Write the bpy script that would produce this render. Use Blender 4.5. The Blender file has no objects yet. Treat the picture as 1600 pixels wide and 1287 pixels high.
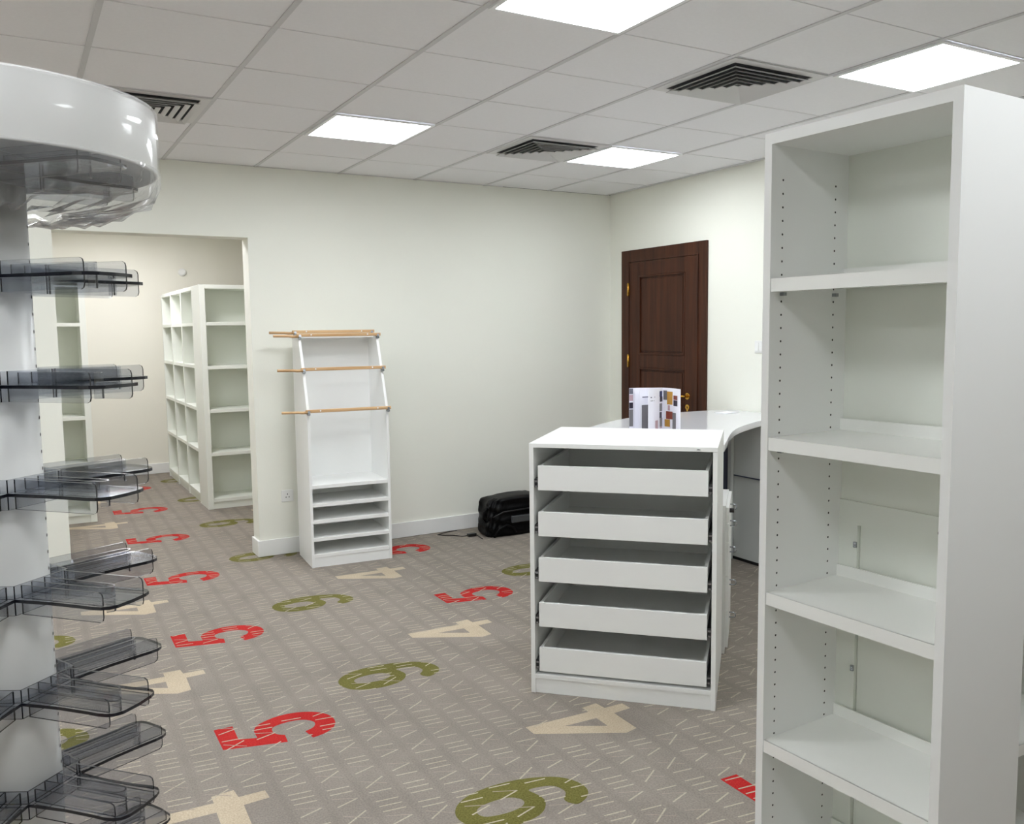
import bpy, bmesh, math, random
from mathutils import Vector, Matrix
from mathutils.geometry import tessellate_polygon

random.seed(7)
sc = bpy.context.scene
col = sc.collection

# ------------------------------------------------------------------ camera, light, exposure
PW, PH = 1600.0, 1287.0
FPX = 1354.43
CAM_Z = 1.60
M = ((0.866566248, -0.498916875, -0.012037012),
     (0.057239296, 0.075400710, 0.995509114),
     (0.495768697, 0.863363588, -0.093897362))      # rows: right, up, forward
cd = bpy.data.cameras.new('camera')
cam = bpy.data.objects.new('camera', cd)
col.objects.link(cam)
cd.sensor_fit = 'HORIZONTAL'
cd.sensor_width = 36.0
cd.lens = FPX / PW * 36.0
cd.clip_start = 0.02
cd.clip_end = 60
r, u, f = (Vector(a) for a in M)
mw = Matrix(((r.x, u.x, -f.x, 0), (r.y, u.y, -f.y, 0), (r.z, u.z, -f.z, CAM_Z), (0, 0, 0, 1)))
cam.matrix_world = mw
sc.camera = cam

sc.view_settings.view_transform = 'Standard'
sc.view_settings.look = 'None'
sc.view_settings.gamma = 1.0
sc.view_settings.use_curve_mapping = False
sc.view_settings.exposure = 1.06
sc.cycles.transparent_max_bounces = 48
sc.cycles.max_bounces = 16
sc.cycles.diffuse_bounces = 12
sc.cycles.caustics_reflective = False
sc.cycles.caustics_refractive = False

PANEL_POWER = 11.0      # emission of the ceiling light diffusers
w = bpy.data.worlds.new('world')
sc.world = w
w.use_nodes = True
w.node_tree.nodes['Background'].inputs[0].default_value = (0.75, 0.8, 0.85, 1)
w.node_tree.nodes['Background'].inputs[1].default_value = 0.0

# ------------------------------------------------------------------ room measures
CZ = 2.75          # ceiling
TX0, TY1, TW, TD = 0.333, 5.079, 0.60, 0.563     # ceiling grid: line 0, row 1, tile width and depth
WB, WT = 6.205, 0.17                              # back wall and its thickness
WR = 4.57                                         # right wall
XL, YF = -3.2, -3.4                               # left wall, wall behind the camera
YI = 10.66                                        # far wall of the next room
XI0, XI1 = -1.2, 3.4                              # next room's sides
OX0, OX1, OZ = 0.255, 1.463, 2.262                # opening in the back wall

def srgb(r, g, b):
    def c(v):
        v /= 255.0
        return v / 12.92 if v <= 0.04045 else ((v + 0.055) / 1.055) ** 2.4
    return (c(r), c(g), c(b), 1)

# ------------------------------------------------------------------ materials
def new_mat(name):
    m = bpy.data.materials.new(name)
    m.use_nodes = True
    nt = m.node_tree
    return m, nt, nt.nodes['Principled BSDF']

def mat(name, colour, rough=0.5, metal=0.0, spec=0.5, noise=0.0, scale=8.0, bump=0.0, bscale=200.0, coat=0.0):
    m, nt, b = new_mat(name)
    b.inputs['Base Color'].default_value = colour
    b.inputs['Roughness'].default_value = rough
    b.inputs['Metallic'].default_value = metal
    b.inputs['Specular IOR Level'].default_value = spec
    b.inputs['Coat Weight'].default_value = coat
    tc = nt.nodes.new('ShaderNodeTexCoord')
    if noise > 0:
        n = nt.nodes.new('ShaderNodeTexNoise')
        n.inputs['Scale'].default_value = scale
        n.inputs['Detail'].default_value = 4
        nt.links.new(tc.outputs['Object'], n.inputs['Vector'])
        mx = nt.nodes.new('ShaderNodeMix'); mx.data_type = 'RGBA'
        mx.inputs[6].default_value = tuple(c * (1 - noise) for c in colour[:3]) + (1,)
        mx.inputs[7].default_value = tuple(min(1, c * (1 + noise)) for c in colour[:3]) + (1,)
        nt.links.new(n.outputs['Fac'], mx.inputs[0])
        nt.links.new(mx.outputs[2], b.inputs['Base Color'])
    if bump > 0:
        n2 = nt.nodes.new('ShaderNodeTexNoise')
        n2.inputs['Scale'].default_value = bscale
        n2.inputs['Detail'].default_value = 3
        nt.links.new(tc.outputs['Object'], n2.inputs['Vector'])
        bp = nt.nodes.new('ShaderNodeBump')
        bp.inputs['Strength'].default_value = bump
        bp.inputs['Distance'].default_value = 0.003
        nt.links.new(n2.outputs['Fac'], bp.inputs['Height'])
        nt.links.new(bp.outputs['Normal'], b.inputs['Normal'])
    return m

def emit(name, colour, strength):
    m = bpy.data.materials.new(name); m.use_nodes = True
    nt = m.node_tree; nt.nodes.clear()
    e = nt.nodes.new('ShaderNodeEmission'); o = nt.nodes.new('ShaderNodeOutputMaterial')
    e.inputs[0].default_value = colour; e.inputs[1].default_value = strength
    nt.links.new(e.outputs[0], o.inputs[0])
    return m

def clear(name, tint, ior=1.45, rough=0.03, gloss=1.0, bump=0.0, bscale=30.0):
    """thin sheet of clear or tinted plastic"""
    m = bpy.data.materials.new(name); m.use_nodes = True
    nt = m.node_tree; nt.nodes.clear()
    o = nt.nodes.new('ShaderNodeOutputMaterial')
    t = nt.nodes.new('ShaderNodeBsdfTransparent'); t.inputs[0].default_value = tint
    g = nt.nodes.new('ShaderNodeBsdfGlossy'); g.inputs['Roughness'].default_value = rough
    g.inputs[0].default_value = (gloss, gloss, gloss, 1)
    # reflectance rising towards grazing angles, the same from both sides of the sheet
    ge = nt.nodes.new('ShaderNodeNewGeometry')
    dt = nt.nodes.new('ShaderNodeVectorMath'); dt.operation = 'DOT_PRODUCT'
    nt.links.new(ge.outputs['Incoming'], dt.inputs[0]); nt.links.new(ge.outputs['Normal'], dt.inputs[1])
    def mth(op, a, b=None):
        n = nt.nodes.new('ShaderNodeMath'); n.operation = op
        for k, v in enumerate((a, b)):
            if v is None: continue
            if isinstance(v, (int, float)): n.inputs[k].default_value = v
            else: nt.links.new(v, n.inputs[k])
        return n.outputs[0]
    f0 = ((ior - 1) / (ior + 1)) ** 2
    sch = mth('ADD', mth('MULTIPLY', mth('POWER', mth('SUBTRACT', 1.0, mth('ABSOLUTE', dt.outputs['Value'])), 5.0), (1 - f0) * 0.8), f0)
    mx = nt.nodes.new('ShaderNodeMixShader')
    nt.links.new(sch, mx.inputs[0])
    nt.links.new(t.outputs[0], mx.inputs[1]); nt.links.new(g.outputs[0], mx.inputs[2])
    nt.links.new(mx.outputs[0], o.inputs[0])
    if bump > 0:
        tc = nt.nodes.new('ShaderNodeTexCoord')
        n = nt.nodes.new('ShaderNodeTexNoise'); n.inputs['Scale'].default_value = bscale
        n.inputs['Detail'].default_value = 2
        bp = nt.nodes.new('ShaderNodeBump'); bp.inputs['Strength'].default_value = bump
        bp.inputs['Distance'].default_value = 0.01
        nt.links.new(tc.outputs['Object'], n.inputs['Vector'])
        nt.links.new(n.outputs['Fac'], bp.inputs['Height'])
        nt.links.new(bp.outputs['Normal'], g.inputs['Normal'])
        nt.links.new(bp.outputs['Normal'], dt.inputs[1])
    return m

def wood(name, c0, c1, rough=0.45, scale=(30, 30, 2.0), detail=6, bump=0.15):
    m, nt, b = new_mat(name)
    tc = nt.nodes.new('ShaderNodeTexCoord')
    mp = nt.nodes.new('ShaderNodeMapping'); mp.inputs['Scale'].default_value = scale
    n = nt.nodes.new('ShaderNodeTexNoise'); n.inputs['Scale'].default_value = 1.0
    n.inputs['Detail'].default_value = detail; n.inputs['Roughness'].default_value = 0.65
    cr = nt.nodes.new('ShaderNodeValToRGB')
    cr.color_ramp.elements[0].position = 0.35; cr.color_ramp.elements[0].color = c0
    cr.color_ramp.elements[1].position = 0.7; cr.color_ramp.elements[1].color = c1
    nt.links.new(tc.outputs['Object'], mp.inputs['Vector'])
    nt.links.new(mp.outputs['Vector'], n.inputs['Vector'])
    nt.links.new(n.outputs['Fac'], cr.inputs['Fac'])
    nt.links.new(cr.outputs['Color'], b.inputs['Base Color'])
    bp = nt.nodes.new('ShaderNodeBump'); bp.inputs['Strength'].default_value = bump
    bp.inputs['Distance'].default_value = 0.002
    nt.links.new(n.outputs['Fac'], bp.inputs['Height']); nt.links.new(bp.outputs['Normal'], b.inputs['Normal'])
    b.inputs['Roughness'].default_value = rough
    b.inputs['Specular IOR Level'].default_value = 0.3
    return m

def carpet(name, c0, c1, sc1=5.0):
    m, nt, b = new_mat(name)
    tc = nt.nodes.new('ShaderNodeTexCoord')
    n1 = nt.nodes.new('ShaderNodeTexNoise'); n1.inputs['Scale'].default_value = sc1; n1.inputs['Detail'].default_value = 2
    n2 = nt.nodes.new('ShaderNodeTexNoise'); n2.inputs['Scale'].default_value = 160; n2.inputs['Detail'].default_value = 3
    ad = nt.nodes.new('ShaderNodeMath'); ad.operation = 'MULTIPLY_ADD'
    ad.inputs[1].default_value = 0.8
    ml = nt.nodes.new('ShaderNodeMath'); ml.operation = 'MULTIPLY'; ml.inputs[1].default_value = 0.35
    cr = nt.nodes.new('ShaderNodeValToRGB')
    cr.color_ramp.elements[0].position = 0.4; cr.color_ramp.elements[0].color = c0
    cr.color_ramp.elements[1].position = 0.75; cr.color_ramp.elements[1].color = c1
    for n in (n1, n2): nt.links.new(tc.outputs['Object'], n.inputs['Vector'])
    nt.links.new(n1.outputs['Fac'], ml.inputs[0])
    nt.links.new(n2.outputs['Fac'], ad.inputs[0]); nt.links.new(ml.outputs[0], ad.inputs[2])
    nt.links.new(ad.outputs[0], cr.inputs['Fac'])
    nt.links.new(cr.outputs['Color'], b.inputs['Base Color'])
    bp = nt.nodes.new('ShaderNodeBump'); bp.inputs['Strength'].default_value = 0.5
    bp.inputs['Distance'].default_value = 0.004
    nt.links.new(n2.outputs['Fac'], bp.inputs['Height']); nt.links.new(bp.outputs['Normal'], b.inputs['Normal'])
    b.inputs['Roughness'].default_value = 0.95; b.inputs['Specular IOR Level'].default_value = 0.1
    return m

WALL = mat('wall_paint', srgb(232, 233, 224), 0.75, noise=0.015, scale=3, bump=0.08, bscale=90)
WALL2 = mat('wall_paint_next_room', srgb(230, 228, 217), 0.75, noise=0.015, scale=3, bump=0.08, bscale=90)
TRIM = mat('trim_paint', srgb(230, 231, 230), 0.45)
TILE = mat('ceiling_tile', srgb(236, 236, 239), 0.9, noise=0.03, scale=60, bump=0.25, bscale=350)
TBAR = mat('ceiling_bar', srgb(206, 206, 208), 0.6)
JOINT = mat('ceiling_joint', srgb(224, 224, 226), 0.8)
WHITE = mat('white_melamine', srgb(234, 235, 234), 0.35, spec=0.45, noise=0.01, scale=5)
WHITE2 = mat('white_board', srgb(226, 229, 222), 0.42, spec=0.4, noise=0.012, scale=4)
ENAMEL = mat('white_enamel', srgb(238, 239, 236), 0.16, spec=0.5)
LITER = mat('light_frame', srgb(236, 238, 240), 0.35)
LAMP = emit('light_diffuser', (0.935, 0.97, 1.0, 1), PANEL_POWER)
LAMP2 = emit('light_diffuser_next_room', (0.98, 0.97, 1.0, 1), PANEL_POWER * 1.75)
DARK = mat('dark_void', srgb(14, 16, 22), 0.8)
VENT = mat('vent_enamel', srgb(214, 214, 214), 0.45)
HOLE = mat('drilled_hole', srgb(38, 38, 36), 0.7)
OAK = wood('oak', srgb(186, 148, 104), srgb(214, 180, 138), 0.5, (2, 60, 60))
CHROME = mat('steel', srgb(168, 172, 178), 0.25, metal=1.0)
RUNNER = mat('drawer_runner', srgb(60, 60, 62), 0.4, metal=0.6)
DOORW = wood('walnut_door', srgb(50, 25, 13), srgb(78, 42, 24), 0.5, (26, 26, 1.6))
BRASS = mat('brass', srgb(214, 168, 78), 0.25, metal=1.0)
SMOKE = clear('smoked_acrylic', (0.77, 0.785, 0.815, 1), 1.75, 0.05, 1.0)
SMOKE2 = clear('smoked_acrylic_divider', (0.86, 0.87, 0.89, 1), 1.65, 0.05, 1.0)
EDGE = mat('acrylic_edge', srgb(20, 22, 32), 0.18, spec=0.6)
FILM = clear('clear_film', (0.985, 0.985, 0.985, 1), 1.35, 0.10, 1.0, bump=0.25, bscale=9)
FILM2 = clear('crumpled_film', (0.98, 0.98, 0.98, 1), 1.5, 0.10, 1.0, bump=0.7, bscale=26)
_nt = FILM2.node_tree          # white veil mixed in, standing for light caught by the gathered film
_df = _nt.nodes.new('ShaderNodeBsdfDiffuse'); _df.inputs[0].default_value = (0.9, 0.92, 0.95, 1)
_tl = _nt.nodes.new('ShaderNodeBsdfTranslucent'); _tl.inputs[0].default_value = (0.9, 0.92, 0.95, 1)
_m1 = _nt.nodes.new('ShaderNodeMixShader'); _m1.inputs[0].default_value = 0.5
_m2 = _nt.nodes.new('ShaderNodeMixShader'); _m2.inputs[0].default_value = 0.20
_out = [n for n in _nt.nodes if n.type == 'OUTPUT_MATERIAL'][0]
_src = _out.inputs[0].links[0].from_socket
_nt.links.new(_df.outputs[0], _m1.inputs[1]); _nt.links.new(_tl.outputs[0], _m1.inputs[2])
_nt.links.new(_src, _m2.inputs[1]); _nt.links.new(_m1.outputs[0], _m2.inputs[2]); _nt.links.new(_m2.outputs[0], _out.inputs[0])
BAGM = mat('black_nylon', srgb(3, 3, 4), 0.42, spec=0.18, bump=0.5, bscale=120)
BAGP = mat('grey_plastic', srgb(70, 72, 74), 0.25)
BLACKP = mat('black_plastic', srgb(12, 12, 13), 0.4)
DESKTOP = mat('desk_laminate', srgb(222, 223, 228), 0.09, spec=0.75)
DESKG = mat('desk_panel_grey', srgb(206, 210, 208), 0.4)
DESKD = mat('desk_panel_slate', srgb(66, 70, 88), 0.4)
PAPER = mat('paper', srgb(236, 236, 244), 0.35)
C_BASE = carpet('carpet_taupe', srgb(122, 115, 108), srgb(146, 138, 130), 5.0)
C_ROW = carpet('carpet_taupe_row', srgb(125, 118, 111), srgb(149, 141, 133), 5.0)
C_STR = carpet('carpet_cream_thread', srgb(164, 154, 136), srgb(190, 180, 162))
C_PNK = carpet('carpet_blush_thread', srgb(148, 136, 126), srgb(166, 154, 144))
C_RED = carpet('carpet_red', srgb(156, 30, 32), srgb(182, 50, 46))
C_GRN = carpet('carpet_olive', srgb(88, 86, 42), srgb(116, 112, 62))
C_CRM = carpet('carpet_cream', srgb(170, 155, 134), srgb(196, 182, 160))

# ------------------------------------------------------------------ helpers
class MB:
    """collects shapes and links them as ONE mesh object"""
    def __init__(self, mtx=None):
        self.v = []; self.f = []; self.m = []; self.s = []
        self.mtx = mtx
    def add(self, vs, fs, mi=0, smooth=False):
        n = len(self.v)
        self.v += [Vector(p) for p in vs]
        for q in fs:
            self.f.append([n + i for i in q]); self.m.append(mi); self.s.append(smooth)
        return self
    def box(self, x0, x1, y0, y1, z0, z1, mi=0):
        vs = [(x, y, z) for z in (z0, z1) for y in (y0, y1) for x in (x0, x1)]
        fs = [(0, 2, 3, 1), (4, 5, 7, 6), (0, 1, 5, 4), (2, 6, 7, 3), (0, 4, 6, 2), (1, 3, 7, 5)]
        return self.add(vs, fs, mi)
    def prism(self, pts, z0, z1, mi=0, side=None, smooth=False):
        """flat polygon in x,y raised from z0 to z1"""
        n = len(pts)
        a = sum(pts[i][0] * pts[(i + 1) % n][1] - pts[(i + 1) % n][0] * pts[i][1] for i in range(n))
        if a < 0: pts = pts[::-1]
        vs = [(p[0], p[1], z0) for p in pts] + [(p[0], p[1], z1) for p in pts]
        k = len(self.v)
        self.add(vs, [], mi)
        tri = tessellate_polygon([[Vector((p[0], p[1], 0)) for p in pts]])
        for t in tri:
            t = list(t)
            p = [pts[i] for i in t]
            ar = (p[1][0]-p[0][0])*(p[2][1]-p[0][1]) - (p[2][0]-p[0][0])*(p[1][1]-p[0][1])
            if ar < 0: t = t[::-1]
            self.f.append([k + n + i for i in t]); self.m.append(mi); self.s.append(False)
            self.f.append([k + i for i in t[::-1]]); self.m.append(mi); self.s.append(False)
        for i in range(n):
            j = (i + 1) % n
            self.f.append([k + i, k + j, k + n + j, k + n + i]); self.m.append(mi if side is None else side); self.s.append(smooth)
        return self
    def tube(self, pts, rad, seg=10, mi=0, cap=True):
        pts = [Vector(p) for p in pts]
        rads = rad if isinstance(rad, (list, tuple)) else [rad] * len(pts)
        k0 = len(self.v)
        prev = None
        for i, p in enumerate(pts):
            d = (pts[min(i + 1, len(pts) - 1)] - pts[max(i - 1, 0)]).normalized()
            if prev is None:
                a = d.orthogonal().normalized()
            else:
                a = (prev - d * prev.dot(d)).normalized()
            prev = a
            b = d.cross(a)
            for s in range(seg):
                t = 2 * math.pi * s / seg
                self.v.append(p + (a * math.cos(t) + b * math.sin(t)) * rads[i])
        for i in range(len(pts) - 1):
            for s in range(seg):
                t = (s + 1) % seg
                self.f.append([k0 + i*seg + s, k0 + i*seg + t, k0 + (i+1)*seg + t, k0 + (i+1)*seg + s])
                self.m.append(mi); self.s.append(True)
        if cap:
            self.f.append([k0 + s for s in range(seg)][::-1]); self.m.append(mi); self.s.append(False)
            e = k0 + (len(pts) - 1) * seg
            self.f.append([e + s for s in range(seg)]); self.m.append(mi); self.s.append(False)
        return self
    def lathe(self, prof, seg=48, mi=0, cx=0, cy=0, smooth=True, wob=None):
        k0 = len(self.v)
        for j, (rr, z) in enumerate(prof):
            for s in range(seg):
                t = 2 * math.pi * s / seg
                q = rr; zz = z
                if wob:
                    dr, dz = wob(j, t); q += dr; zz += dz
                self.v.append(Vector((cx + q * math.cos(t), cy + q * math.sin(t), zz)))
        for j in range(len(prof) - 1):
            for s in range(seg):
                t = (s + 1) % seg
                self.f.append([k0 + j*seg + s, k0 + j*seg + t, k0 + (j+1)*seg + t, k0 + (j+1)*seg + s])
                self.m.append(mi); self.s.append(smooth)
        return self
    def disc(self, c, nrm, rad, seg=8, mi=0):
        nrm = Vector(nrm).normalized(); a = nrm.orthogonal().normalized(); b = nrm.cross(a)
        c = Vector(c)
        vs = [c + (a * math.cos(2*math.pi*i/seg) + b * math.sin(2*math.pi*i/seg)) * rad for i in range(seg)]
        return self.add(vs, [tuple(range(seg))], mi)
    def build(self, name, mats, parent=None, bevel=0.0, sub=0):
        me = bpy.data.meshes.new(name)
        me.from_pydata([tuple(p) for p in self.v], [], self.f)
        if not isinstance(mats, (list, tuple)): mats = [mats]
        for m in mats: me.materials.append(m)
        for i, p in enumerate(me.polygons):
            p.material_index = self.m[i]; p.use_smooth = self.s[i]
        me.update()
        o = bpy.data.objects.new(name, me)
        col.objects.link(o)
        if parent is not None: o.parent = parent
        if bevel > 0:
            b = o.modifiers.new('bevel', 'BEVEL'); b.width = bevel; b.segments = 2; b.limit_method = 'ANGLE'
            b.angle_limit = math.radians(50)
        if sub:
            s = o.modifiers.new('subdivision', 'SUBSURF'); s.levels = sub; s.render_levels = sub
        return o

def tag(o, label=None, cat=None, group=None, kind=None):
    if label: o['label'] = label
    if cat: o['category'] = cat
    if group: o['group'] = group
    if kind: o['kind'] = kind
    return o

def thing(name, label, cat, loc=(0, 0, 0), rotz=0.0, group=None, kind=None):
    o = bpy.data.objects.new(name, None)
    o.empty_display_size = 0.1
    col.objects.link(o)
    o.location = loc; o.rotation_euler = (0, 0, rotz)
    return tag(o, label, cat, group, kind)

def struct(o, label=None):
    o['kind'] = 'structure'
    if label: o['label'] = label
    return o

def copy_tree(o, parent=None):
    c = o.copy(); col.objects.link(c); c.parent = parent
    for ch in list(o.children): copy_tree(ch, c)
    return c

def grid_x(i): return TX0 + i * TW
def grid_y(j): return TY1 - (j - 1) * TD

# ------------------------------------------------------------------ floor with its carpet pattern
def warp(x, y):      # the carpet lies very slightly askew to the walls
    return (x + 0.018 * (y - 3.4), y - 0.055 * (x - 0.85))
def unwarp(p):
    return (p[0] - 0.018 * (p[1] - 3.4), p[1] + 0.055 * (p[0] - 0.85))

NINE = [(1.21,3.744),(1.231,3.781),(1.265,3.808),(1.304,3.826),(1.353,3.836),(1.411,3.840),(1.47,3.834),(1.513,3.826),(1.556,3.812),(1.607,3.790),(1.647,3.759),(1.674,3.714),(1.682,3.664),(1.67,3.628),(1.643,3.602),(1.613,3.588),(1.588,3.584),(1.563,3.629),(1.595,3.658),(1.605,3.679),(1.596,3.717),(1.576,3.735),(1.537,3.748),(1.492,3.752),(1.506,3.72),(1.516,3.675),(1.506,3.645),(1.478,3.611),(1.444,3.592),(1.389,3.582),(1.334,3.584),(1.279,3.602),(1.236,3.630),(1.214,3.671),(1.206,3.71)]
NINE_H = [(1.276,3.715),(1.29,3.735),(1.319,3.746),(1.378,3.750),(1.419,3.742),(1.446,3.715),(1.449,3.688),(1.425,3.668),(1.382,3.660),(1.332,3.664),(1.295,3.674),(1.278,3.691)]
FIVE = [(0.620,3.540,1),(0.694,3.536,1),(0.689,3.405,1),(0.757,3.380,1),(0.757,3.428,0),(0.762,3.463,0),(0.785,3.497,0),(0.834,3.522,0),(0.887,3.537,0),(0.959,3.530,0),(1.024,3.497,0),(1.066,3.443,0),(1.075,3.385,0),(1.063,3.335,0),(1.033,3.297,0),(0.993,3.276,0),(0.948,3.267,1),(0.937,3.338,1),(0.975,3.352,0),(0.995,3.385,0),(0.99,3.417,0),(0.956,3.450,0),(0.903,3.460,0),(0.845,3.449,0),(0.825,3.430,0),(0.822,3.395,0),(0.835,3.365,0),(0.858,3.348,1),(0.852,3.284,1),(0.618,3.346,1)]
FOUR = [(1.712,2.905),(2.009,2.889),(2.009,2.936),(2.086,2.942),(2.091,2.885),(2.181,2.883),(2.183,2.828),(2.095,2.824),(2.090,2.667),(2.030,2.655),(1.711,2.838)]
FOUR_H = [(1.854,2.832),(2.005,2.824),(2.003,2.743)]

def chaikin(pts, n=2):
    for _ in range(n):
        out = []; k = len(pts)
        for i in range(k):
            a, b = pts[i], pts[(i + 1) % k]
            ca = a[2] if len(a) > 2 else 0; cb = b[2] if len(b) > 2 else 0
            if ca: out.append((a[0], a[1], 1))
            else: out.append((a[0]*0.75 + b[0]*0.25, a[1]*0.75 + b[1]*0.25, 0))
            if not cb: out.append((a[0]*0.25 + b[0]*0.75, a[1]*0.25 + b[1]*0.75, 0))
        pts = out
    return pts

def glyph(outer, hole, smooth):
    def prep(p):
        q = [unwarp(a) + tuple(a[2:]) for a in p]
        if smooth: q = chaikin(q, 2)
        return [(a[0], a[1]) for a in q]
    o = prep(outer); h = prep(hole) if hole else None
    loops = [[Vector((a[0], a[1], 0)) for a in o]]
    if h: loops.append([Vector((a[0], a[1], 0)) for a in h])
    allp = o + (h or [])
    tris = []
    for t in tessellate_polygon(loops):
        t = list(t); p = [allp[i] for i in t]
        ar = (p[1][0]-p[0][0])*(p[2][1]-p[0][1]) - (p[2][0]-p[0][0])*(p[1][1]-p[0][1])
        if abs(ar) < 1e-12: continue
        tris.append(t if ar > 0 else t[::-1])
    return allp, tris

PX, PY = 1.5, 1.262
fl = MB()
fl.box(XL - 0.2, WR + 0.2, YF - 0.2, YI + 0.2, -0.08, 0.0, 0)
def fl_ok(x, y):
    return XL < x < WR and YF < y < YI - 0.02
RP = PX / 12
for rI in range(-37, 27):
    xa = 1.377 + rI * RP - 0.012
    q = [warp(xa, YF - 0.1 + 0.0), warp(xa + 0.103, YF - 0.1), warp(xa + 0.103, YI + 0.1), warp(xa, YI + 0.1)]
    q = [(min(max(a[0], XL), WR), a[1]) for a in q]
    if q[0][0] < q[1][0] - 0.01 and q[2][0] > q[3][0] + 0.01:
        fl.add([(a[0], a[1], 0.0003) for a in q], [(0, 1, 2, 3)], 6)
glyphs = [(glyph(FIVE, None, True), 1), (glyph(NINE, NINE_H, True), 2), (glyph(FOUR, FOUR_H, False), 3)]
fours = []
for i in range(-3, 3):
    for j in range(-5, 6):
        for (pts, tris), mi in glyphs:
            q = [warp(a[0] + i * PX, a[1] + j * PY) for a in pts]
            if not all(fl_ok(a[0], a[1]) for a in q): continue
            if min(a[0] for a in q) > 2.5 and 5.7 < min(a[1] for a in q) < WB + 0.2: continue
            fl.add([(a[0], a[1], 0.0006) for a in q], tris, mi)
# rows of roman numerals woven between the figures
SEQ = [['I', 'V', 'I', 'I', 'I'], ['I', 'X'], ['V', 'I', 'I'], ['X', 'I', 'I'], ['I', 'I', 'I'], ['I', 'V'], ['V', 'I'], ['X', 'I'], ['V', 'I', 'I', 'I']]
def in_four(x, y):
    ux = (x - 1.70) % PX; uy = (y - 2.68) % PY
    return -0.0 < ux < 0.49 and 0 <= uy < 0.27 and (ux > 0.26 or abs(uy - 0.19) < 0.07 + 0.25 * ux)
SW = 0.0060
def stroke(x0, y0, x1, y1, wd, mi):
    mxp, myp = (x0 + x1) / 2, (y0 + y1) / 2
    if in_four(mxp, myp): return
    a = warp(x0, y0); b = warp(x1, y1)
    if not (fl_ok(*a) and fl_ok(*b)): return
    dx, dy = b[0] - a[0], b[1] - a[1]; L = math.hypot(dx, dy)
    nx, ny = -dy / L * wd / 2, dx / L * wd / 2
    fl.add([(a[0]-nx, a[1]-ny, 0.0011), (b[0]-nx, b[1]-ny, 0.0011), (b[0]+nx, b[1]+ny, 0.0011), (a[0]+nx, a[1]+ny, 0.0011)], [(0, 1, 2, 3)], mi)
RP = PX / 12
row0 = 1.377 - 0.0
for rI in range(-37, 27):
    x = row0 + rI * RP
    y = -3.4 + ((rI * 0.377) % PY) * 0.5
    k = (rI * 5) % len(SEQ)
    h = 0.079
    tilt = 0.006
    while y < YI:
        for ch in SEQ[k % len(SEQ)]:
            if ch == 'I':
                stroke(x, y + tilt, x + h, y, SW, 4); y += 0.036
            elif ch == 'V':
                stroke(x, y + 0.008, x + h, y + 0.036, SW, 4)
                stroke(x, y + 0.068, x + h, y + 0.036, SW * 0.7, 5); y += 0.090
            else:
                stroke(x, y + 0.004, x + h, y + 0.058, SW, 4)
                stroke(x, y + 0.058, x + h, y + 0.004, SW * 0.7, 5); y += 0.080
        y += 0.030
        k += 1
struct(fl.build('floor', [C_BASE, C_RED, C_GRN, C_CRM, C_STR, C_PNK, C_ROW]))

# ------------------------------------------------------------------ ceiling
LIGHTS = [(2, 1), (5, 1), (2, 5), (5, 5), (-1, 1), (-1, 5), (-1, 9), (2, 9), (-4, 1), (-4, 5), (-4, 9)]   # tile i, row j; leftmost column added to brighten the bookcase interior
VENTS = [(4, 1), (4, 4), (0, 1)]
ce = MB()
ce.box(XL - 0.2, WR + 0.2, YF - 0.2, WB + 0.0, CZ + 0.002, CZ + 0.08, 0)
i = -6
while grid_x(i) < WR:
    x = grid_x(i)
    if x > XL: ce.box(x - 0.011, x + 0.011, YF, WB, CZ - 0.0025, CZ + 0.002, 1)
    i += 1
j = -1
while grid_y(j) > YF:
    y = grid_y(j)
    if y < WB - 0.02: ce.box(XL, WR, y - 0.0016, y + 0.0016, CZ - 0.0006, CZ + 0.002, 2)
    j += 1
struct(ce.build('ceiling', [TILE, TBAR, JOINT]))
ce2 = MB(); ce2.box(XI0 - 0.2, XI1 + 0.2, WB + WT, YI + 0.2, CZ, CZ + 0.08, 0)
struct(ce2.build('ceiling_next_room', [TILE]))

# ------------------------------------------------------------------ walls
wb = MB()
wb.box(XL - 0.2, OX0, WB, WB + WT, 0, CZ)
wb.box(OX1, WR + 0.2, WB, WB + WT, 0, CZ)
wb.box(OX0, OX1, WB, WB + WT, OZ, CZ)
struct(wb.build('wall_back', WALL))
a = MB(); a.box(WR, WR + 0.2, YF, WB, 0, CZ); struct(a.build('wall_right', WALL))
a = MB(); a.box(XL - 0.2, XL, YF, WB, 0, CZ); struct(a.build('wall_left', WALL))
a = MB(); a.box(XL, WR, YF - 0.2, YF, 0, CZ); struct(a.build('wall_front', WALL))
a = MB(); a.box(XI0 - 0.2, XI1 + 0.2, YI, YI + 0.2, 0, CZ); struct(a.build('wall_far', WALL2))
a = MB(); a.box(XI0 - 0.2, XI0, WB + WT, YI, 0, CZ); struct(a.build('wall_far_left', WALL2))
a = MB(); a.box(XI1, XI1 + 0.2, WB + WT, YI, 0, CZ); struct(a.build('wall_far_right', WALL2))

BH, BT = 0.118, 0.016
def skirting(name, segs):
    m = MB()
    for (x0, x1, y0, y1) in segs: m.box(x0, x1, y0, y1, 0.0012, BH)
    o = m.build(name, TRIM, bevel=0.003)
    return struct(o)
skirting('baseboard_back', [(XL, OX0 - BT, WB - BT, WB), (OX1 - BT, WR, WB - BT, WB), (OX1 - BT, OX1, WB, WB + WT), (OX0, OX0 + BT, WB, WB + WT)])
skirting('baseboard_right', [(WR - BT, WR, YF, 4.965), (WR - BT, WR, 6.025, WB - BT)])
skirting('baseboard_far', [(XI0, XI1, YI - BT, YI)])

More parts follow.
